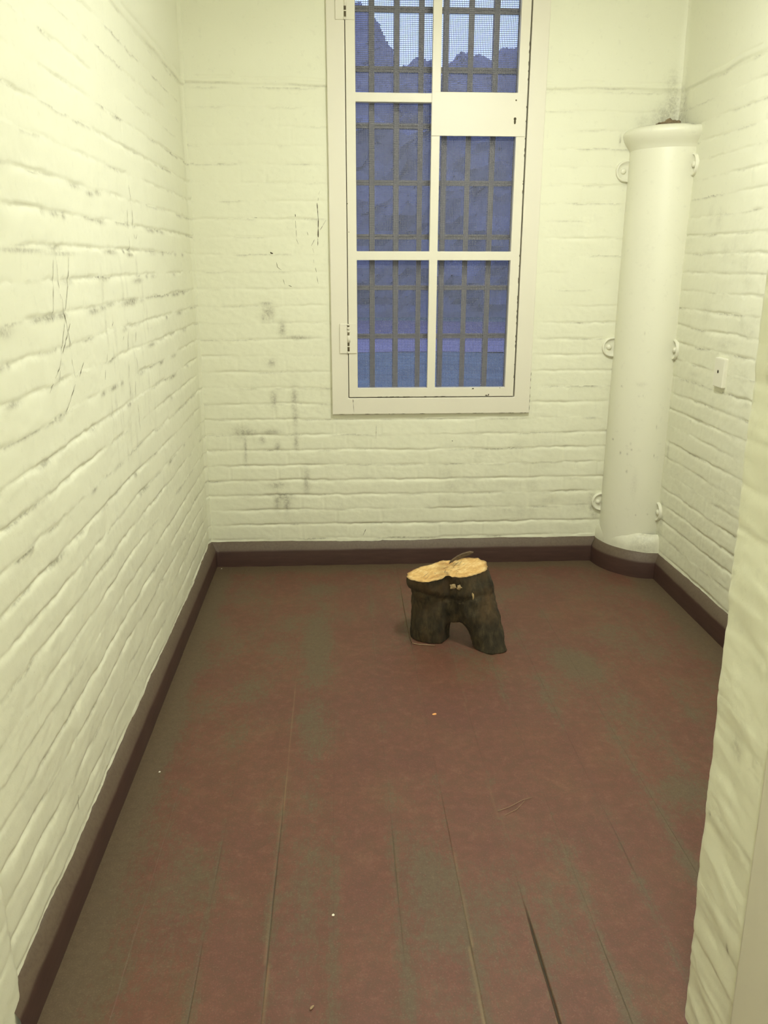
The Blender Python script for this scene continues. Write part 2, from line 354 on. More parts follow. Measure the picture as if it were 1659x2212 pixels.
make_wall('wall_left', -2.68, .024, .006, H, lambda u, z, h: np.stack([h, u, z], -1), 3, .0056,
          dirt_shade=lambda u, z: np.maximum(splats(u, z, left_splats), splats(u, z, [(-.05, 1.9, .03, .35, .10)])), scr=LEFT_SCR, scr_w=.0019,  # last splat paints the soft shading beside the corner into the colour
          relief_extra=lambda u, z: .012/(1+np.exp((u+.12)/.006))*(1/(1+np.exp(-(z-2.23)/.01))) - .004*np.exp(-((u+.03)/.05)**2)
          + .010*np.exp(-(np.minimum(u, 0)/.02)**2))
back_splats = [(a, b, c, d, .60) for a, b, c, d in DIRTB]
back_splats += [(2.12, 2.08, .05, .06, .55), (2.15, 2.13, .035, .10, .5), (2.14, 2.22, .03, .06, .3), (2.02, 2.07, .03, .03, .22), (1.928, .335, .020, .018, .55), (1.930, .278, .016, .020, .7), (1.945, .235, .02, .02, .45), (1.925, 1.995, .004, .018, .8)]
back_splats += [(rn.uniform(.1, 1.9), Z0-CRS*rn.randint(8, 21)-.005, rn.uniform(.02, .07), .005, rn.uniform(.15, .4)) for _ in range(50)]
back_splats += [(rn.uniform(1.1, 1.9), rn.uniform(.25, .6), rn.uniform(.02, .05), rn.uniform(.015, .04), rn.uniform(.10, .22)) for _ in range(18)]
def back_str(u, z):
    s = .42+.5/(1+np.exp((z-.85)/.08))+.12/(1+np.exp(-(u-1.6)/.05))
    s = s*(1-.8*np.exp(-(np.maximum(0, np.maximum(.6176-u, u-1.574))/.05)**2)*(z > .74)*(u < 1.9))
    return s
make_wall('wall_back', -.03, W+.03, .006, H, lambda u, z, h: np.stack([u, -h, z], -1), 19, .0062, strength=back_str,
          dirt_shade=lambda u, z: splats(u, z, back_splats), scr=BACK_SCR, scr_mat=M_DARK, hole=(.672, 1.524, .822, 2.87),
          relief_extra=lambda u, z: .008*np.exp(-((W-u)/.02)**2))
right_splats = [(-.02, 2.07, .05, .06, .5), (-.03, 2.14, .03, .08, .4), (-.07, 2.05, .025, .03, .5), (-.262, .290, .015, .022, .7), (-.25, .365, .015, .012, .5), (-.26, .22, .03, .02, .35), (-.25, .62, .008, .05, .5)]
right_splats += [(rn.uniform(-1, -.3), rn.uniform(.9, 1.7), rn.uniform(.02, .05), rn.uniform(.01, .05), rn.uniform(.12, .22)) for _ in range(22)]
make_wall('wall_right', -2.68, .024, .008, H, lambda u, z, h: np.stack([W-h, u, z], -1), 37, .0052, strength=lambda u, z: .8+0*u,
          dirt_shade=lambda u, z: splats(u, z, right_splats), relief_extra=lambda u, z: .010*np.exp(-(np.minimum(u, 0)/.02)**2), flat_top=2.197)

# front wall: rounded brick arris of the doorway and its reveal, running back into the entrance passage
YF = -2.643; YEND = -5.0; HP = 2.25
def pier():
    r = .024
    zs = np.arange(0, H+.002, .0045)
    # path parameter s: along the inner face (towards the jamb), round the arris, then along the reveal
    s0 = np.concatenate([np.arange(-.86, -.12, .02), np.arange(-.12, .26, .0045), np.arange(.26, 2.34, .03)])
    Sg, Z = np.meshgrid(s0, zs); Sg = Sg.ravel(); Z = Z.ravel()
    xe = 1.290+.0245*np.clip(1.6-Z, -.2, 1.7) + .0035*fbm(Z*5, Z*0, 71, 3)+.0018*fbm(Z*22, Z*0, 72, 3)
    arc = PI/2*r
    a = np.clip(Sg/arc, 0, 1)*PI/2
    px = np.where(Sg < 0, xe+r-Sg, np.where(Sg < arc, xe+r-r*np.sin(a), xe))
    py = np.where(Sg < 0, YF, np.where(Sg < arc, YF-r+r*np.cos(a), YF-r-(Sg-arc)))
    nx = -np.sin(a); ny = np.cos(a)
    h, dj = bricks(Sg, Z, 83, .0030, .40+0*Sg, 5.0, .006)
    h = h + .0055*np.exp(-((Sg-.10)/.07)**2)*fbm(Sg*5+Z*5, Z*13, 88, 3)
    P = np.stack([px+nx*h, py+ny*h, Z], -1)
    spl = splats(Sg, Z, [(.11, .68, .02, .02, .35), (.16, .30, .004, .012, .9), (.05, .5, .004, .004, .8)])
    me = grid_mesh('wall_front', P, len(s0), len(zs), [M_WALL], {'dirt_shade': np.maximum(dj*.3, spl)})
    return tag(link('wall_front', me), kind='structure')
pier()
def jamb_left():
    zs = np.arange(0, HP+.01, .006); us = np.concatenate([np.arange(-.05, .3, .006), np.arange(.3, 2.36, .04)])
    Ug, Z = np.meshgrid(us, zs); Ug = Ug.ravel(); Z = Z.ravel()
    h, dj = bricks(Ug, Z, 97, .005, .8+0*Ug, 5.0)
    edge = np.clip(1-(Ug+.05)/.05, 0, 1)
    x = .014+h-.04*edge**2
    P = np.stack([x, -2.645-Ug*1.0-.0, Z], -1)
    tag(link('wall_passage_left', grid_mesh('wall_passage_left', P, len(us), len(zs), [M_WALL], {'dirt_shade': dj*.3})), kind='structure')
jamb_left()
bm = bmesh.new()   # lintel soffit, front of the lintel, passage ceiling and end wall
def quad(bm, *ps, mat=0):
    f = bm.faces.new([bm.verts.new(p) for p in ps]); f.material_index = mat; return f
box(bm, -.05, 1.40, -2.90, -2.645, HP, H, 0, .01)
from_bm('wall_lintel', bm, [M_WALL])['kind'] = 'structure'
bm = bmesh.new(); box(bm, -.1, 1.5, YEND-.1, -2.89, HP, HP+.1)
from_bm('ceiling_passage', bm, [M_CEIL])['kind'] = 'structure'
bm = bmesh.new(); box(bm, -.1, 1.5, YEND-.1, YEND, 0, HP)
from_bm('wall_passage_end', bm, [M_WALL])['kind'] = 'structure'
bm = bmesh.new(); box(bm, -.1, W+.1, -2.75, .1, H, H+.1)
from_bm('ceiling', bm, [M_CEIL])['kind'] = 'structure'

# pale door lining inside the reveal
bm = bmesh.new()
box(bm, 0, .055, -3.05, -2.842, 0, 2.2, 0, .006)
for v in bm.verts: v.co.x += 1.281+.0245*(1.6-min(max(v.co.z, -.1), 1.8))
from_bm('trim_door_lining', bm, [M_DOORFRAME])['kind'] = 'structure'

# ------------------------------------------------------------------ floor
SEAMS = [.018, .168, .325, .474, .618, .775, .927, 1.075, 1.223, 1.375, 1.530, 1.68, 1.83, 1.98, 2.13]
def make_floor():
    xs = [0.0]
    x = 0
    while x < W:
        near = min(abs(x-s) for s in SEAMS); x += .0012 if near < .006 else (.004 if near < .02 else .008); xs.append(min(x, W))
    xs = np.array(xs); ys = np.concatenate([np.arange(YEND, -2.9, .1), np.arange(-2.9, .012, .012)])
    X, Y = np.meshgrid(xs, ys); X = X.ravel(); Y = Y.ravel()
    wob = .0016*fbm(Y*3, X*0+np.round(X/.15), 5, 3)
    Xw = X+wob; seam = np.zeros_like(X); dep = np.zeros_like(X); bare = np.zeros_like(X); sworn = np.zeros_like(X)
    #    gap half width near the door, y below which it is wide open, bare splintered edge
    OPEN = {.325: (.0006, -2.1, 0), .474: (.0008, -2.0, .5), .618: (.0006, -2.2, .15), .775: (.0008, -2.05, .1), .927: (.0026, -2.13, .8), 1.075: (.0023, -2.21, .9),
            1.223: (.0009, -2.1, .2), 1.375: (.0009, -2.1, .1), 1.530: (.0008, -1.95, .1)}
    for i, s in enumerate(SEAMS):
        hw, y0, br = OPEN.get(s, (.0008, -3, 0))
        o = 1/(1+np.exp((Y-y0)/.05))
        part = np.clip(.55+1.2*fbm(Y*3.1+i*9, Y*0, 13, 3), .08, 1)
        wd = .0007+hw*o*part
        d = np.abs(Xw-s)
        g = np.exp(-(d/wd)**2)*(.22*part+(.80 if br > .7 else .50)*o*np.clip(part*1.3-.2+(.35 if br > .7 else 0), 0, 1))
        seam = np.maximum(seam, g); dep = np.maximum(dep, g*(.006 if br > .7 else .0025))
        side = np.exp(-((Xw-s-.004*np.sign(np.sin(Y*5+i)))/.0035)**2)*np.clip(1.7*fbm(Y*3.6+i*5, Y*0, 29, 3), 0, 1)*(.2+.8*o)*br
        if s == .474: side = np.maximum(side, .55*np.exp(-((Xw-s-.003)/.0022)**2)*np.clip(-.1+1.8*fbm(Y*2.2, Y*0, 31, 3), 0, 1)*(Y < -1.1))
        if s == .775: side = np.maximum(side, .40*np.exp(-((Xw-s-.001)/.0022)**2)*np.clip(.1+1.8*fbm(Y*4.2, Y*0, 33, 3), 0, 1)*(Y < -.7))
        bare = np.maximum(bare, side)
        sworn = np.maximum(sworn, np.exp(-(d/.022)**2)*(.35+.35*o))
    # worn, grey-green places where the red paint has gone
    per = np.minimum(np.minimum(X-.02, -.02-Y), W-.02-X)
    worn = .95*np.exp(-(np.maximum(per, 0)/.075)**2)+.25*np.exp(-(per/.28)**2)
    bi = np.searchsorted(np.array(SEAMS), Xw)
    bx = (hsh(bi, bi*0+3, 77)-.5)*.18
    P_ = [(.545, -.95, .075, .42, .85), (.545, -1.55, .07, .45, .62), (.40, -.85, .14, .25, .42), (.36, -1.25, .12, .22, .40), (.55, -.35, .10, .12, .55), (.80, -.15, .14, .05, .5),
          (.86, -2.28, .10, .22, .62), (1.00, -2.32, .12, .16, .50), (1.13, -2.42, .07, .2, .38), (.55, -2.28, .06, .28, .55), (.54, -2.5, .05, .2, .3), (1.55, -1.15, .12, .2, .62), (1.62, -1.45, .1, .25, .5), (1.8, -.9, .2, .3, .35),
          (1.62, -1.95, .12, .12, .45), (1.5, -.4, .3, .14, .35), (.25, -2.3, .12, .25, .42), (.12, -2.55, .1, .2, .5), (.30, -1.75, .10, .3, .25), (1.08, -1.0, .12, .06, .35), (1.2, -2.15, .08, .1, .4), (.15, -.4, .12, .2, .35), (1.9, -.55, .2, .2, .35)]
    for cx, cy, a, b, k in P_: worn = np.maximum(worn, k*np.exp(-((X-cx)/a)**2-((Y-cy)/b)**2))
    worn = np.maximum(worn, sworn*.75)+bx*.7+.03+.26*fbm(X*3.1, Y*1.6, 61, 4, .6)+.16*fbm(X*14, Y*6, 63, 3)
    worn -= .22*np.exp(-((X-1.0)/.25)**2-((Y+1.6)/.4)**2)
    cup = .0008*fbm(X*7, Y*1.1, 17, 3) + .0007*np.sin(Xw/.1512*2*PI) + (hsh(bi, bi*0, 99)-.5)*.0012
    P = np.stack([X, Y, cup-dep-.001], -1)
    me = grid_mesh('floor', P, len(xs), len(ys), [M_FLOOR], {'worn': worn, 'seam': np.clip(seam, 0, 1)*.92, 'bare': np.clip(bare, 0, 1)*.7})
    return tag(link('floor', me), kind='structure')
make_floor()

# ------------------------------------------------------------------ baseboards
PROF = [(.0235, -.01), (.0245, .02), (.0245, .076), (.0235, .082), (.0215, .086), (.016, .098), (.004, .1195), (.0, .1235), (-.012, .1245)]
DUST = [0, 0, 0, .25, .8, 1, 1, .9, .8]
def sweep(name, pts, nrm, seed):
    """pts: wall-line points (n,2), nrm: offset direction per point (mitred)"""
    n = len(pts); V = []; D = []
    for i in range(n):
        s = i*.02
        for (o, z), du in zip(PROF, DUST):
            wz = (.0022*float(fbm(np.array(pts[i][0]*6+pts[i][1]*6), np.array(.3), seed, 3))+.0012*float(fbm(np.array(pts[i][0]*30+pts[i][1]*30), np.array(.7), seed+1, 2)))*(1 if z > .06 else .1)
            wo = .0012*float(fbm(np.array(pts[i][0]*9+pts[i][1]*9), np.array(z*20), seed+2, 2))
            V.append((pts[i][0]+nrm[i][0]*(o+wo), pts[i][1]+nrm[i][1]*(o+wo), z+wz)); D.append(du)
    me = grid_mesh(name, np.array(V), len(PROF), n, [M_BASE], {'dust': np.array(D)})
    return tag(link(name, me), kind='structure')
def lerp_path(a, b, step=.02):
    n = max(2, int(math.dist(a, b)/step)); return [(a[0]+(b[0]-a[0])*i/n, a[1]+(b[1]-a[1])*i/n) for i in range(n+1)]
pts = lerp_path((0, -2.67), (0, 0)); sweep('baseboard_left', pts, [(1, -1 if i == len(pts)-1 else 0) for i in range(len(pts))], 41)
ELX, ELY = .232, .272
XB = W-ELX
pts = lerp_path((0, 0), (XB, 0)); sweep('baseboard_back', pts, [(1 if i == 0 else 0, -1) for i in range(len(pts))], 43)
el = [(W-ELX*math.cos(t*PI/2/30), -ELY*math.sin(t*PI/2/30)) for t in range(31)]
eln = []
for t in range(31):
    a = t*PI/2/30; v = Vector((-math.cos(a)/ELX, -math.sin(a)/ELY)).normalized(); eln.append((v.x, v.y))
eln[0] = (-.6, -1.0); eln[1] = (eln[1][0], -.25)
sweep('baseboard_corner', el, eln, 45)
pts = lerp_path((W, -ELY), (W, -2.64)); sweep('baseboard_right', pts, [(-1, -.35 if i == 0 else 0) for i in range(len(pts))], 47)

# ------------------------------------------------------------------ WINDOW
win = tag(empty('window_1', (1.096, 0, .77)), kind='structure')
FX0, FX1, FZ0, FZ1 = .6176, 1.574, .769, 2.93
CX0, CX1, CZ0, CZ1 = .6986, 1.4907, .852, 2.835
def panel(name, xs, zs, solid, y0, y1, mats, parent, bev=.0025, extra=None):
    """board with openings: solid(i,j) tells which cells are wood; y0 front, y1 back"""
    bm = bmesh.new(); G = {}
    def v(i, j, y):
        if (i, j, y) not in G: G[i, j, y] = bm.verts.new((xs[i], y, zs[j]))
        return G[i, j, y]
    nx, nz = len(xs)-1, len(zs)-1
    so = lambda i, j: 0 <= i < nx and 0 <= j < nz and solid(i, j)
    for i in range(nx):
        for j in range(nz):
            if not so(i, j): continue
            bm.faces.new((v(i, j, y0), v(i+1, j, y0), v(i+1, j+1, y0), v(i, j+1, y0)))
            bm.faces.new((v(i, j, y1), v(i, j+1, y1), v(i+1, j+1, y1), v(i+1, j, y1)))
            if not so(i-1, j): bm.faces.new((v(i, j, y0), v(i, j+1, y0), v(i, j+1, y1), v(i, j, y1)))
            if not so(i+1, j): bm.faces.new((v(i+1, j, y0), v(i+1, j, y1), v(i+1, j+1, y1), v(i+1, j+1, y0)))
            if not so(i, j-1): bm.faces.new((v(i, j, y0), v(i, j, y1), v(i+1, j, y1), v(i+1, j, y0)))
            if not so(i, j+1): bm.faces.new((v(i, j+1, y0), v(i+1, j+1, y0), v(i+1, j+1, y1), v(i, j+1, y1)))
    bmesh.ops.recalc_face_normals(bm, faces=bm.faces[:])
    es = [e for e in bm.edges if len(e.link_faces) == 2 and e.calc_face_angle() > .5]
    if bev: bmesh.ops.bevel(bm, geom=es, offset=bev, segments=2, affect='EDGES', profile=.6)
    if extra: extra(bm)
    return from_bm(name, bm, mats, parent)
YW = -.020
def frame_marks(bm):
    rr = random.Random(3)
    def sliver(p, q, w0):
        d = Vector((q[0]-p[0], 0, q[1]-p[1])); n = Vector((-d.z, 0, d.x)).normalized()*w0/2
        a, b = Vector((p[0], YW-.0006, p[1])), Vector((q[0], YW-.0006, q[1])); m = (a+b)/2
        f = bm.faces.new([bm.verts.new(t) for t in (a-n*.4, m-n, b-n*.2, b+n*.2, m+n, a+n*.4)]); f.material_index = 1
    sliver((.7168, .842), (.7175, .825), .003); sliver((.7175, .825), (.7205, .778), .0016)
    for i in range(26):     # flaked paint along the outer edge, lower right and the bottom
        if i < 8: z = rr.uniform(.78, .95); sliver((1.5727, z), (1.5727, z+rr.uniform(.006, .03)), .002)
        else: x = rr.uniform(.62, 1.56); sliver((x, .7705), (x+rr.uniform(.005, .03), .7705), rr.uniform(.001, .0025))
panel('window_frame', [FX0, CX0-.003, CX1+.0062, FX1], [FZ0, CZ0-.0042, CZ1+.003, FZ1], lambda i, j: not (i == 1 and j == 1), YW, .03, [M_WOOD, M_DARK], win, .004, frame_marks)
# dark rebate behind the gap between frame and casement
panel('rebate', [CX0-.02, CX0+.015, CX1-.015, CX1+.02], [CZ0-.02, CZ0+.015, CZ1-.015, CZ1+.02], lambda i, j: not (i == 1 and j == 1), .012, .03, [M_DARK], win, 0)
xs = [CX0, .740, 1.072, 1.110, 1.448, CX1]; zs = [CZ0, .895, 1.479, 1.518, 2.135, 2.172, 2.792, CZ1]
def cas_marks(bm):
    rr = random.Random(5)
    def chip(x, z, a, b):
        n = 7; f = bm.faces.new([bm.verts.new((x+a*math.cos(k*2*PI/n)*rr.uniform(.5, 1.1), YW-.0006, z+b*math.sin(k*2*PI/n)*rr.uniform(.5, 1.1))) for k in range(n)]); f.material_index = 1
    chip(1.293, .889, .007, .004); chip(1.361, .8565, .009, .004); chip(1.37, .859, .004, .005); chip(1.424, .893, .002, .004)
    for _ in range(30):
        z = rr.uniform(.86, 2.4); chip(CX1-.0015, z, .0016, rr.uniform(.004, .012))
    for _ in range(12): chip(rr.uniform(.72, 1.2), CZ0+.001, rr.uniform(.006, .02), .0016)
    chip(.705, 1.60, .0018, .003); chip(.700, 1.72, .002, .004)
cas = panel('casement', xs, zs, lambda i, j: not (i in (1, 3) and j in (1, 3, 5)), YW-.0005, .012, [M_WOOD, M_DARK], win, .0025, cas_marks)
# lock plate with keyhole and screw hole
bm = bmesh.new(); box(bm, 1.0715, 1.4855, YW-.0045, YW+.0, 2.002, 2.1765, 0, .0012)
lp = from_bm('lock_plate', bm, [M_WOOD], cas)
bm = bmesh.new()
def disc(bm, c, rx, rz, y, n=14, mat=0):
    f = bm.faces.new([bm.verts.new((c[0]+rx*math.cos(k*2*PI/n), y, c[1]+rz*math.sin(k*2*PI/n))) for k in range(n)]); f.material_index = mat
disc(bm, (1.4395, 2.0725), .0060, .0066, YW-.0049); disc(bm, (1.4395, 2.0615), .0046, .0105, YW-.00492); disc(bm, (1.441, 2.147), .0036, .0032, YW-.0049)
from_bm('keyhole', bm, [M_DARK], cas)
# butt hinges on the left stile
for zc0 in (1.060, 2.447):
    bm = bmesh.new()
    box(bm, .6575, .6955, YW-.0062, YW+.001, zc0, zc0+.135, 0, .0012); box(bm, .7005, .7375, YW-.0062, YW+.001, zc0, zc0+.135, 0, .0012)
    hg = from_bm('hinge', bm, [M_WOOD], win)
    bm = bmesh.new()
    lathe(bm, [(0, 0), (.0055, 0), (.0055, .133), (0, .133)], (.698, YW-.004, zc0+.001), 12)
    from_bm('pin', bm, [M_RUST], hg, True)
    bm = bmesh.new()
    for a, b in ((.0, .009), (.030, .034), (.050, .083), (.096, .106), (.108, .121), (.128, .135)):
        lathe(bm, [(0, a), (.0074, a), (.0074, b), (0, b)], (.698+(.0012 if int(a*100) % 2 else -.0008), YW-.004, zc0), 12)
    from_bm('knuckle', bm, [M_WOOD], hg, True)
# woven wire guard in the casement
bm = bmesh.new(); rr = random.Random(9)
x = .742
while x < 1.447: box(bm, x-.00095, x+.00095, .014, .0162, .893, 2.795); x += .0074
z = .897
while z < 2.792: box(bm, .738, 1.450, .0155, .0177, z-.00095, z+.00095); z += .0074
from_bm('wire_mesh', bm, [M_WIRE], win)
# iron glazing bars and glass behind
bm = bmesh.new()
BX = [.702, .813, .924, 1.0325, 1.141, 1.2515, 1.361, 1.470]; BZ = [.91, 1.130, 1.355, 1.584, 1.818, 2.054, 2.281, 2.515, 2.75]
for bx_ in BX: box(bm, bx_-.0125, bx_+.0125, .072, .094, .83, 2.86, 0, .003)
for bz_ in BZ[1:]:
    box(bm, .68, 1.52, .075, .094, bz_-.0115, bz_-.001, 0, .002); box(bm, .68, 1.52, .076, .094, bz_+.001, bz_+.0115, 0, .002); box(bm, .68, 1.52, .080, .094, bz_-.004, bz_+.004)
from_bm('glazing_bars', bm, [M_BAR], win)
mg, nt, b = new_mat('dusty_window_glass'); nt.nodes.remove(b)      # thin old pane: see-through with a soft dusty sheen
tr_ = N(nt, 'ShaderNodeBsdfTransparent'); tr_.inputs['Color'].default_value = (.92, .95, .97, 1)
gl_ = N(nt, 'ShaderNodeBsdfGlossy'); gl_.inputs['Roughness'].default_value = .42
mx_ = N(nt, 'ShaderNodeMixShader'); mx_.inputs[0].default_value = .025
nt.links.new(tr_.outputs[0], mx_.inputs[1]); nt.links.new(gl_.outputs[0], mx_.inputs[2])
nt.links.new(mx_.outputs[0], nt.nodes['Material Output'].inputs['Surface'])
bm = bmesh.new(); box(bm, .675, 1.521, .095, .098, .826, 2.866)
from_bm('glass', bm, [mg], win)
bm = bmesh.new()     # brick reveal through the thickness of the wall
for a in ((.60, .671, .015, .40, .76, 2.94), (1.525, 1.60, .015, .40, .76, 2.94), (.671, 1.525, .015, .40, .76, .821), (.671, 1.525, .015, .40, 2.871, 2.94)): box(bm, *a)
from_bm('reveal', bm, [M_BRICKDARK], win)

# ------------------------------------------------------------------ corner pipe casing
pcx, pcy, pr = 2.137, -.05, .172
pipe = tag(empty('drain_pipe', (pcx, pcy, .1)), 'thick cream-painted round pipe standing in the corner right of the window', 'pipe')
def arcspan(r):
    a0 = math.acos(min(1, (W-.001-pcx)/r)); aa = math.asin(min(1, -(-pcy-.001)/r if False else (-.001-pcy)/r))
    return -a0, -(PI+aa) if False else -(PI-(-aa)) if False else (-PI-aa)
def pipe_part(name, prof, parent, mat, seg=64, dirt_shade=None):
    """lathe limited by the two walls"""
    V = []; D = []
    for r, z in prof:
        aR = -math.acos(min(1., (W+.004-pcx)/r)); aL = -(PI+math.asin(min(1., (.004-pcy)/r)))
        for i in range(seg+1):
            a = aR+(aL-aR)*i/seg
            wob = .0008*mnoise.noise((a*3, z*6, 1.7))
            V.append((pcx+(r+wob)*math.cos(a), pcy+(r+wob)*math.sin(a), z)); D.append(0)
    V = np.array(V); d = np.zeros(len(V)) if dirt_shade is None else dirt_shade(V)
    return link(name, grid_mesh(name, V, seg+1, len(prof), [mat], {'dirt_shade': d}), parent)
rp = random.Random(12)
psp = [(rp.uniform(1.95, 2.15), rp.uniform(.25, 1.2), rp.uniform(.0015, .004), rp.uniform(.003, .008), rp.uniform(.3, .9)) for _ in range(18)]
psp += [(2.06, .45, .012, .06, .16), (2.03, 1.5, .03, .2, .05), (2.05, .93, .02, .01, .2)]
pipe_part('shaft', [(pr, z) for z in np.linspace(.12, 1.96, 460)], pipe, M_PIPE, 150, dirt_shade=lambda V: splats(V[:, 0], V[:, 2], psp))
pipe_part('collar', [(pr-.002, 1.938), (pr+.003, 1.950), (pr+.009, 1.961), (pr+.018, 1.972), (pr+.026, 1.983), (pr+.031, 1.994), (pr+.0345, 2.003), (pr+.0345, 2.011), (pr+.031, 2.020), (pr+.022, 2.028), (pr+.010, 2.032), (pr*.5, 2.034), (.06, 2.034)], pipe, M_PIPE,
          dirt_shade=lambda V: np.where(V[:, 2] > 2.0315, .55, 0.)+.8*np.exp(-((V[:, 0]-2.15)/.015)**2)*(np.abs(V[:, 2]-2.027) < .004))
# plaster foot the pipe stands on
V = []; D = []
fo = [(1.0, .115), (1.0, .140), (.996, .158), (.985, .174), (.965, .188), (.935, .200), (.88, .208)]
for s, z in fo:
    for t in range(49):
        a = t*PI/2/48; k = .0025*mnoise.noise((a*5, z*30, 3)); V.append((W+.004-(ELX+.004)*s*math.cos(a)+k, .004-(ELY+.004)*s*math.sin(a)+k, z+.004*mnoise.noise((a*4, 2, 5)))); D.append(.05+.2*max(0, mnoise.noise((a*7, z*40, 9)))+.22*math.exp(-((a-1.25)/.25)**2))
link('foot', grid_mesh('foot', np.array(V), 49, len(fo), [M_PIPE], {'dirt_shade': np.array(D)}), pipe)
def ear(center, wall):
    """rounded lug lying on the wall, bolt in it"""
    bm = bmesh.new()
    n = 20; R = .046
    if wall == 'back': P3 = lambda u, v, d: (center[0]+u, -d, center[1]+v)
    else: P3 = lambda u, v, d: (W-d, center[0]+u, center[1]+v)
    sgn = -1   # towards the room side the lug is round, the other side runs under the pipe
    outl = [(sgn*R*math.cos(t), R*math.sin(t)) for t in np.linspace(-PI/2, PI/2, n)]+[(.055, R*1.1), (.055, -R*1.1)]
    lay = []
    for s, d in ((1.0, -.006), (1.0, .010), (.95, .0135), (.86, .0135), (.78, .006), (.4, .005)):
        lay.append([bm.verts.new(P3(u*s, v*s, d)) for u, v in outl])
    m = len(outl)
    for A, B in zip(lay, lay[1:]):
        for k in range(m): bm.faces.new((A[k], A[(k+1) % m], B[(k+1) % m], B[k])).smooth = True
    bm.faces.new(lay[-1])
    e = from_bm('mounting_ear', bm, [M_PIPE], pipe)
    bm = bmesh.new()
    ax = 'Y' if wall == 'back' else 'X'
    c = P3(-.014, 0, .005); s = -1
    lathe(bm, [(.012, 0), (.012, s*.006), (.009, s*.010), (.0, s*.011)], c, 14, axis=ax)
    from_bm('bolt', bm, [M_PIPE], e, True)
    return e
for zc0 in (1.865, 1.083, .310): ear((1.961+(.008 if zc0 < .5 else 0), zc0), 'back')
for zc0 in (1.872, 1.090, .318): ear((-.214, zc0), 'right')
bm = bmesh.new()     # rough lump of old mortar on top of the collar
bmesh.ops.create_icosphere(bm, subdivisions=4, radius=1)
for v in bm.verts:
    n = 1+.28*mnoise.fractal(v.co*2.1, .8, 2, 4)
    v.co = Vector((2.105+v.co.x*.055*n, -.10+v.co.y*.05*n, 2.034+max(v.co.z, -.1)*.030*n))
tag(from_bm('mortar_lump', bm, [flat_mat('old_mortar', (.22, .165, .10), .95, .5, 60, .002)], None, True), 'rough brown lump of old mortar on top of the corner pipe collar', 'mortar')

# small blanking plate on the right wall
sw = tag(empty('blanking_plate', (W, -.69, 1.045)), 'small off-white painted plate with one dark hole on right wall', 'wall plate')
bm = bmesh.new(); box(bm, W-.016, W+.004, -.742, -.660, .990, 1.106, 0, .004); from_bm('cover', bm, [M_PLATE], sw)
bm = bmesh.new(); lathe(bm, [(.0065, 0), (.0065, -.0006), (0, -.0006)], (W-.016, -.697, 1.052), 14, axis='X'); from_bm('screw_hole', bm, [M_DARK], sw)

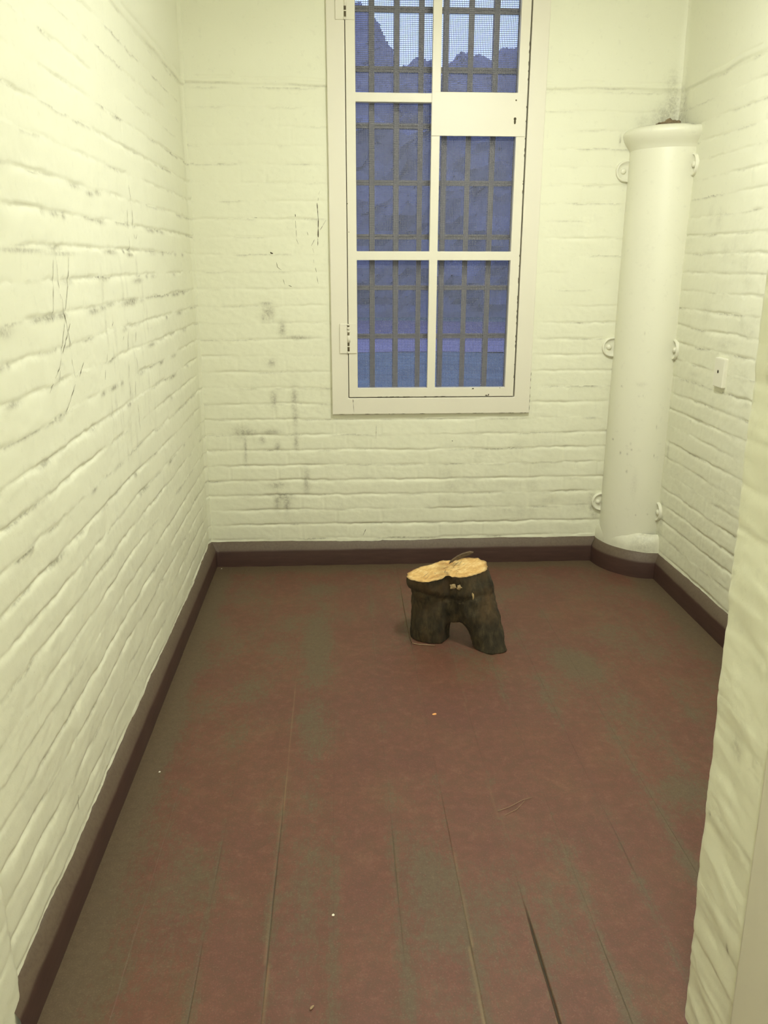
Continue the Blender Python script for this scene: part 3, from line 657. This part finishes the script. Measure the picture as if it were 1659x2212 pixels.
# ------------------------------------------------------------------ the forked log
def make_log():
    root = tag(empty('forked_log', (1.10, -.9, 0)), 'short forked log standing on two legs with pale freshly sawn top', 'log')
    bm = bmesh.new()
    def capsule(pts, rad):
        pts = [Vector(p) for p in pts]; n = 26; fine = []; fr = []
        for i in range(n+1):
            t = i/n*(len(pts)-1); k = min(int(t), len(pts)-2); f = t-k
            fine.append(pts[k].lerp(pts[k+1], f)); fr.append(rad[k]+(rad[k+1]-rad[k])*f)
        tube(bm, fine, fr, 28)
    capsule([(.996, -.880, .40), (.999, -.880, .275), (1.011, -.868, .19), (1.016, -.866, .10), (1.010, -.864, -.05)], [.088, .089, .081, .085, .076])
    capsule([(1.12, -.856, .42), (1.136, -.876, .29), (1.168, -.895, .20), (1.210, -.945, .10), (1.254, -1.000, -.05)], [.102, .103, .095, .076, .060])
    capsule([(1.06, -.825, .40), (1.066, -.840, .28), (1.085, -.868, .20), (1.108, -.885, .078)], [.070, .070, .075, .052])
    me = bpy.data.meshes.new('tmp'); bm.to_mesh(me); bm.free()
    o = bpy.data.objects.new('tmp', me); COL.objects.link(o)
    md = o.modifiers.new('r', 'REMESH'); md.mode = 'VOXEL'; md.voxel_size = .0055
    ms = o.modifiers.new('s', 'SMOOTH'); ms.iterations = 7; ms.factor = .5
    dg = bpy.context.evaluated_depsgraph_get(); dg.update()
    me2 = bpy.data.meshes.new_from_object(o.evaluated_get(dg)); bpy.data.objects.remove(o, do_unlink=True)
    bm = bmesh.new(); bm.from_mesh(me2); bm.normal_update()
    disp = []
    for v in bm.verts:
        p = v.co; q = Vector((p.x*26, p.y*26, p.z*9)); r = Vector((p.x*60, p.y*60, p.z*40))
        d = .0065*mnoise.fractal(q, .8, 2.1, 4)+.0055*mnoise.fractal(p*11, .9, 2.1, 2)+.0018*mnoise.noise(r)-.002
        band = .205+.012*math.sin(p.x*22)+.01*mnoise.noise(p*14)        # ring groove under the top
        d -= .007*math.exp(-((p.z-band)/.009)**2)*(1 if p.x < 1.13 else .5)
        d += .004*math.exp(-((p.z-band-.025)/.02)**2)
        k = (p-Vector((.955, -.945, .045))).length; d += .010*math.exp(-(k/.016)**2)-.006*math.exp(-(k/.007)**2)      # knots
        k = (p-Vector((1.235, -1.03, .115))).length; d += .008*math.exp(-(k/.02)**2)-.008*math.exp(-(k/.008)**2)
        k = (p-Vector((1.17, -1.00, .205))).length; d += .012*math.exp(-(k/.03)**2)
        d -= .015*math.exp(-(((p.x-1.066)/.010)**2))*(1 if p.y < -.86 else 0)*math.exp(-((p.z-.28)/.05)**2)   # cleft between the stems
        disp.append(v.normal*d)
    for v, d in zip(bm.verts, disp): v.co += d
    nrm = Vector((-.147, 0, 1)).normalized(); co = Vector((.98, 0, .275))
    bmesh.ops.bisect_plane(bm, geom=bm.verts[:]+bm.edges[:]+bm.faces[:], plane_co=co, plane_no=nrm, clear_outer=True)
    bmesh.ops.bisect_plane(bm, geom=bm.verts[:]+bm.edges[:]+bm.faces[:], plane_co=(0, 0, .001), plane_no=(0, 0, -1), clear_outer=True)
    top = [e for e in bm.edges if len(e.link_faces) == 1 and e.verts[0].co.z > .15]
    bot = [e for e in bm.edges if len(e.link_faces) == 1 and e.verts[0].co.z < .05]
    loop = [(v.co.copy()) for v in {v for e in top for v in e.verts}]
    c0 = sum(loop, Vector())/len(loop)
    edge_map = {}
    for e in top:
        a, b_ = e.verts; edge_map.setdefault(a, []).append(b_); edge_map.setdefault(b_, []).append(a)
    # ordered outline
    st = next(iter(edge_map)); order = [st]; prev = None; cur = st
    while True:
        nx = [v for v in edge_map[cur] if v is not prev]
        if not nx or nx[0] is st: break
        prev, cur = cur, nx[0]; order.append(cur)
        if len(order) > 5000: break
    ring = [v.co.copy() for v in order]
    bmesh.ops.holes_fill(bm, edges=bot, sides=0)
    for f in bm.faces: f.smooth = True
    from_bm('bark', bm, [M_BARK], root, True)
    # sawn face: rings of the outline shrinking towards a spine point, slightly uneven
    cb = bmesh.new(); m = len(ring); lay = []
    at = []
    steps = [1.0, .985, .96, .92, .86, .78, .68, .56, .43, .30, .17, .06]
    for s in steps:
        L = []
        for p in ring:
            spine = Vector((min(max(p.x, 1.03), 1.10), c0.y, 0)); spine.z = .275+.147*(spine.x-.98)
            q = spine.lerp(p, s)
            q.z += .0015+ (0 if s > .99 else .0035*mnoise.fractal(q*45, .7, 2, 3)+.003*math.sin(q.x*300+q.y*80)*.15)
            L.append(cb.verts.new(q)); at.append(max(0, (s-.90)/.10)*.85 if s > .9 else 0)
        lay.append(L)
    for A, B in zip(lay, lay[1:]):
        for k in range(m): cb.faces.new((A[k], A[(k+1) % m], B[(k+1) % m], B[k])).smooth = True
    cb.faces.new(lay[-1])
    for ln in [[(1.0575,-0.8692,0.2914),(1.0873,-0.8537,0.2958),(1.1285,-0.8246,0.3018)],[(1.0685,-0.8376,0.293),(1.1217,-0.8401,0.3008)],[(1.0701,-0.8721,0.2932),(1.1073,-0.8831,0.2987)],[(1.0888,-0.8069,0.296),(1.1078,-0.7885,0.2988)],[(1.0587,-0.8149,0.2916),(1.072,-0.8101,0.2935)],[(0.9718,-0.9228,0.2788),(0.9962,-0.8909,0.2824)],[(1.1048,-0.8445,0.2983),(1.0966,-0.7835,0.2971)],[(1.0957,-0.86,0.297),(1.1253,-0.8311,0.3014)],[(1.1484,-0.8934,0.3048),(1.1505,-0.8982,0.3051)],[(1.0169,-0.9023,0.2854),(1.0223,-0.9146,0.2862)],[(1.1255,-0.7965,0.3014),(1.1594,-0.7749,0.3064),(1.1886,-0.7703,0.3107)],[(1.0559,-0.9191,0.2912),(1.0647,-0.8851,0.2925)]]:   # dark splits and shreds on the cut
        for a, b_ in zip(ln, ln[1:]):
            a, b_ = Vector(a), Vector(b_); n = Vector((-(b_-a).y, (b_-a).x, 0)).normalized()*.0011; u = Vector((0, 0, .0035))
            f = cb.faces.new([cb.verts.new(t+u) for t in (a-n*.5, (a+b_)/2-n, b_-n*.4, b_+n*.4, (a+b_)/2+n, a+n*.5)]); f.material_index = 1
    f_o = from_bm('sawn_top', cb, [M_CUT, M_DARK], root)
    a_ = f_o.data.attributes.new('rim', 'FLOAT', 'POINT'); 
    co_ = np.zeros(len(f_o.data.vertices)*3); f_o.data.vertices.foreach_get('co', co_); co_ = co_.reshape(-1, 3)
    rim = np.concatenate([np.array(at), np.zeros(max(0, len(co_)-len(at)))])
    rim = np.maximum(rim, .75*np.exp(-((co_[:, 0]-1.066)/.008)**2)*(co_[:, 1] < -.89))
    rim = np.maximum(rim, .30*np.exp(-((co_[:, 0]-1.05-.15*(co_[:, 1]+.87))/.018)**2))
    for (x0, y0, x1, y1) in ((1.10, -.93, 1.14, -.80), (1.09, -.85, 1.15, -.84), (1.08, -.90, 1.12, -.82), (.98, -.93, 1.0, -.90), (1.06, -.86, 1.13, -.79)):
        a2 = np.array([x0, y0]); b2 = np.array([x1, y1]); t = np.clip(((co_[:, :2]-a2)@(b2-a2))/((b2-a2)@(b2-a2)), 0, 1)
        rim = np.maximum(rim, .7*np.exp(-(np.linalg.norm(co_[:, :2]-(a2+t[:, None]*(b2-a2)), axis=1)/.0018)**2))
    a_.data.foreach_set('value', rim.astype(np.float32))
    # lifted flap of bark at the back of the cut
    fb = bmesh.new(); A = []; 
    path = [(1.080, -.812, .304), (1.100, -.795, .310), (1.125, -.780, .317), (1.150, -.768, .325), (1.178, -.758, .333), (1.196, -.752, .338)]
    wd = [.002, .010, .013, .012, .009, .002]
    for (x, y, z), w_ in zip(path, wd):
        A.append([fb.verts.new(q) for q in ((x, y-.004, z-.022), (x, y-.006, z-.022+w_*1.4), (x+.002, y+.004, z-.020+w_*1.4), (x, y+.004, z-.022))])
    for P, Q in zip(A, A[1:]):
        for k in range(4): fb.faces.new((P[k], P[(k+1) % 4], Q[(k+1) % 4], Q[k]))
    fb.faces.new(A[0]); fb.faces.new(A[-1])
    tag(from_bm('bark_flap', fb, [flat_mat('pale_inner_bark', (.12, .08, .045), .9, .4, 70, .001)], root), 'lifted strip of bark at the back of the cut')
    for c, sx, sz, rz in (((1.083, -.972, .258), .011, .010, .3), ((1.108, -.975, .255), .010, .008, -.4), ((1.150, -.985, .236), .012, .009, .5), ((1.160, -.992, .222), .004, .014, .1)):
        fb = bmesh.new(); bmesh.ops.create_icosphere(fb, subdivisions=3, radius=1)
        for v in fb.verts:
            n = 1+.95*mnoise.noise(v.co*1.3+Vector(c)*140); x = v.co.x*sx*n; z = v.co.z*sz*n
            v.co = Vector((c[0]+x*math.cos(rz)-z*math.sin(rz), c[1]+v.co.y*.006, c[2]+x*math.sin(rz)+z*math.cos(rz)))
        tag(from_bm('splinter', fb, [M_SPLINT], root), 'pale torn splinter of wood')
make_log()
# twig and bits on the floor
bm = bmesh.new(); tube(bm, [(.880, -.925, .250), (.892, -.928, .17), (.908, -.934, .08), (.923, -.938, .016), (.928, -.940, .004)], [.0010, .0015, .0020, .0023, .0024], 6)
tube(bm, [(.928, -.940, .004), (.950, -.950, .003), (.985, -.958, .003), (1.018, -.965, .003)], [.0017, .0018, .0017, .0012], 6, 1)
tag(from_bm('twig', bm, [M_TWIG, M_STRAW]), 'thin bent dry twig leaning on left leg of the log', 'twig')
def bit(name, label, cat, x, y, sx, sy, sz, mat, rot, group=None):
    bm = bmesh.new(); bmesh.ops.create_icosphere(bm, subdivisions=2, radius=1)
    for v in bm.verts:
        n = 1+.35*mnoise.noise(v.co*1.7+Vector((x*9, y*9, 0))); a = v.co.x*sx*n; b = v.co.y*sy*n
        v.co = Vector((x+a*math.cos(rot)-b*math.sin(rot), y+a*math.sin(rot)+b*math.cos(rot), max(0, sz*.8+v.co.z*sz*n)))
    tag(from_bm(name, bm, [mat]), label, cat, group)
bit('wood_flake', 'tiny orange wood flake lying on floor in front of the log', 'wood flake', .957, -1.479, .008, .005, .0015, M_LEAFBIT, .4)
for x, y, lb in ((.618, -2.354, 'tiny white crumb on the floor seam nearest the doorway'), (.094, -1.762, 'tiny white crumb on floor beside left baseboard'), (.030, -.052, 'tiny white crumb on floor in the back left corner')):
    bit('paint_crumb', lb, 'crumb', x+.02*(x < .05), y, .0035, .003, .0016, M_CRUMB, 1.0, 'white crumbs on the floor')
bm = bmesh.new(); tube(bm, [(1.075, -2.00, .003), (1.11, -1.985, .003), (1.155, -1.955, .003), (1.185, -1.945, .003)], .0007, 5)
tube(bm, [(1.09, -2.02, .003), (1.13, -1.995, .003), (1.16, -1.96, .0035)], .0006, 5)
tag(from_bm('straw', bm, [M_STRAW]), 'pale bent strand of straw on the middle of the floor', 'straw')
bit('wood_shaving', 'pale curled shaving lying on bottom left of the floor', 'shaving', .575, -2.60, .006, .003, .0014, M_STRAW, .9)

# ------------------------------------------------------------------ lamps (above the picture, plus an added one in the passage)
def lamp(name, pos, r, strength, label, roof):
    root = tag(empty(name, pos), label, 'lamp')
    bm = bmesh.new(); lathe(bm, [(0, .075), (r*1.1, .075), (r*1.1, .03), (r, .025), (0, .025)], pos, 40); from_bm('base', bm, [M_WOOD], root, True)
    if pos[2]+.075 < roof-.01:
        bm = bmesh.new(); tube(bm, [(pos[0], pos[1], pos[2]+.07), (pos[0], pos[1], roof+.005)], .009, 10); from_bm('rod', bm, [M_WOOD], root)
    m, nt, b = new_mat('lit_diffuser_'+name); b.inputs['Base Color'].default_value = (.9, .88, .8, 1)
    b.inputs['Emission Color'].default_value = (*LAMP_COL, 1); b.inputs['Emission Strength'].default_value = strength
    bm = bmesh.new(); lathe(bm, [(r*.97, .025), (r*.98, .0), (r*.88, -.03), (r*.6, -.052), (r*.25, -.06), (0.0005, -.061)], pos, 40)
    from_bm('diffuser', bm, [m], root, True)
lamp('ceiling_lamp', LAMP_POS, .15, LAMP_E, 'round lamp hanging on a rod from the cell ceiling', H)
lamp('added_passage_lamp', (.67, -4.3, 2.17), .15, PASSAGE_E, 'added unseen lamp on the passage ceiling, brightens the doorway pier', HP)  # added unseen lamp that brightens the doorway pier

# ------------------------------------------------------------------ outdoors at dusk
M_LAWN = flat_mat('dusk_lawn', (.145, .205, .155), .9, .25, 1.3, .02)
M_PATH = flat_mat('grey_pink_path', (.30, .262, .262), .9, .12, .8, .01)
M_LEAF = flat_mat('hazed_tree_leaves', (.25, .26, .28), .9, .14, .9, 0)  # distance haze put into the leaf colour: pale, bluish, low contrast
M_HEDGE = flat_mat('hedge_leaves', (.19, .205, .22), .9, .16, 1.2, 0)
M_TRUNK = flat_mat('tree_trunk', (.12, .10, .09), .9, .2, 6, .01)
bm = bmesh.new(); box(bm, -40, 50, .45, 80, -1.2, -.30); tag(from_bm('ground_lawn', bm, [M_LAWN]), kind='structure')
def strip_ground(name, y0, y1, z, m):
    bm = bmesh.new()
    fr = [(x, y0+.3*math.sin(x*.7)) for x in range(-30, 41)]; bk = [(x, y1+.4*math.sin(x*.5+1)) for x in range(-30, 41)]
    for i in range(70): quad(bm, (*fr[i], z), (*fr[i+1], z), (*bk[i+1], z), (*bk[i], z))
    tag(from_bm(name, bm, [m]), kind='structure')
strip_ground('ground_path', 12.9, 15.6, -.285, M_PATH)
strip_ground('ground_verge', 15.4, 22.5, -.292, flat_mat('dusk_dry_verge', (.19, .165, .175), .9, .15, .8, .01))
def leaf_cards(bm, pts, rr):
    for p in pts:
        a = Vector((rr.uniform(-1, 1), rr.uniform(-1, 1), rr.uniform(-1, 1))).normalized(); b_ = a.orthogonal().normalized(); s = rr.uniform(.05, .11)
        bm.faces.new([bm.verts.new(p+a*s), bm.verts.new(p+b_*s*.6), bm.verts.new(p-a*s), bm.verts.new(p-b_*s*.6)])
def crown(bm, c, R, seed):
    rr = random.Random(seed)
    r = bmesh.ops.create_icosphere(bm, subdivisions=6, radius=1)
    for v in r['verts']:
        d = v.co.normalized(); e = Vector([math.copysign(abs(t)**.72, t) for t in d])
        p = Vector((e.x*R[0], e.y*R[1], e.z*R[2])); q = p+Vector((seed*3.1, 0, 0))
        k = 1+.13*mnoise.fractal(q*.55, .9, 2.1, 3)+.055*mnoise.fractal(q*2.2, .8, 2.1, 4)
        v.co = p*k+Vector(c)
    vs = list(r['verts']); leaf_cards(bm, [rr.choice(vs).co*1.0 for _ in range(2200)], rr)
def tree(x, y, top, R, seed, label):
    t = tag(empty('tree', (x, y, -.3)), label, 'tree', 'trees beyond the window')
    bm = bmesh.new(); crown(bm, (x, y, (top+1.0)/2), (R, R*.85, (top-1.0)/2), seed); from_bm('crown', bm, [M_LEAF], t)
    bm = bmesh.new(); tube(bm, [(x, y, -.4), (x+.05, y, 1.0), (x-.05, y, top*.5)], [.28, .22, .12], 10); from_bm('trunk', bm, [M_TRUNK], t)
tree(1.25, 29, 9.9, 1.75, 21, 'tallest dusky tree, seen through the left window column against the sky')
tree(3.80, 33.5, 9.3, 1.9, 22, 'lower dusky tree behind the middle window bar')
tree(5.75, 29, 8.6, 1.55, 23, 'dusky tree right of the middle window bar')
tree(8.35, 33.5, 9.7, 1.75, 24, 'dusky tree behind the right window column')
tree(9.7, 29, 8.7, 1.75, 25, 'dusky tree at the right edge of the window')
bm = bmesh.new(); rr = random.Random(31)
box(bm, -5, 14, 24.6, 26.4, -.35, 5.6)
bmesh.ops.subdivide_edges(bm, edges=[e for e in bm.edges if e.calc_length() > 10], cuts=75, use_grid_fill=True)
bmesh.ops.subdivide_edges(bm, edges=[e for e in bm.edges if e.calc_length() > 4], cuts=24, use_grid_fill=True)
bmesh.ops.subdivide_edges(bm, edges=[e for e in bm.edges if e.calc_length() > 1.2], cuts=6, use_grid_fill=True)
bmesh.ops.triangulate(bm, faces=bm.faces[:])
for v in bm.verts:
    n = mnoise.fractal(v.co*.8, .8, 2.1, 5); m_ = mnoise.fractal(v.co*.8+Vector((9, 3, 1)), .8, 2.1, 5)
    v.co.y += .45*n*(1 if v.co.z > 0 else .2); v.co.z += .55*m_*(1 if v.co.z > 3 else 0)
vs = [v for v in bm.verts if v.co.z > 0]
leaf_cards(bm, [rr.choice(vs).co*1.0 for _ in range(4500)], rr)
tag(from_bm('hedge', bm, [M_HEDGE]), 'tall dark hedge across the path beyond the window', 'hedge')
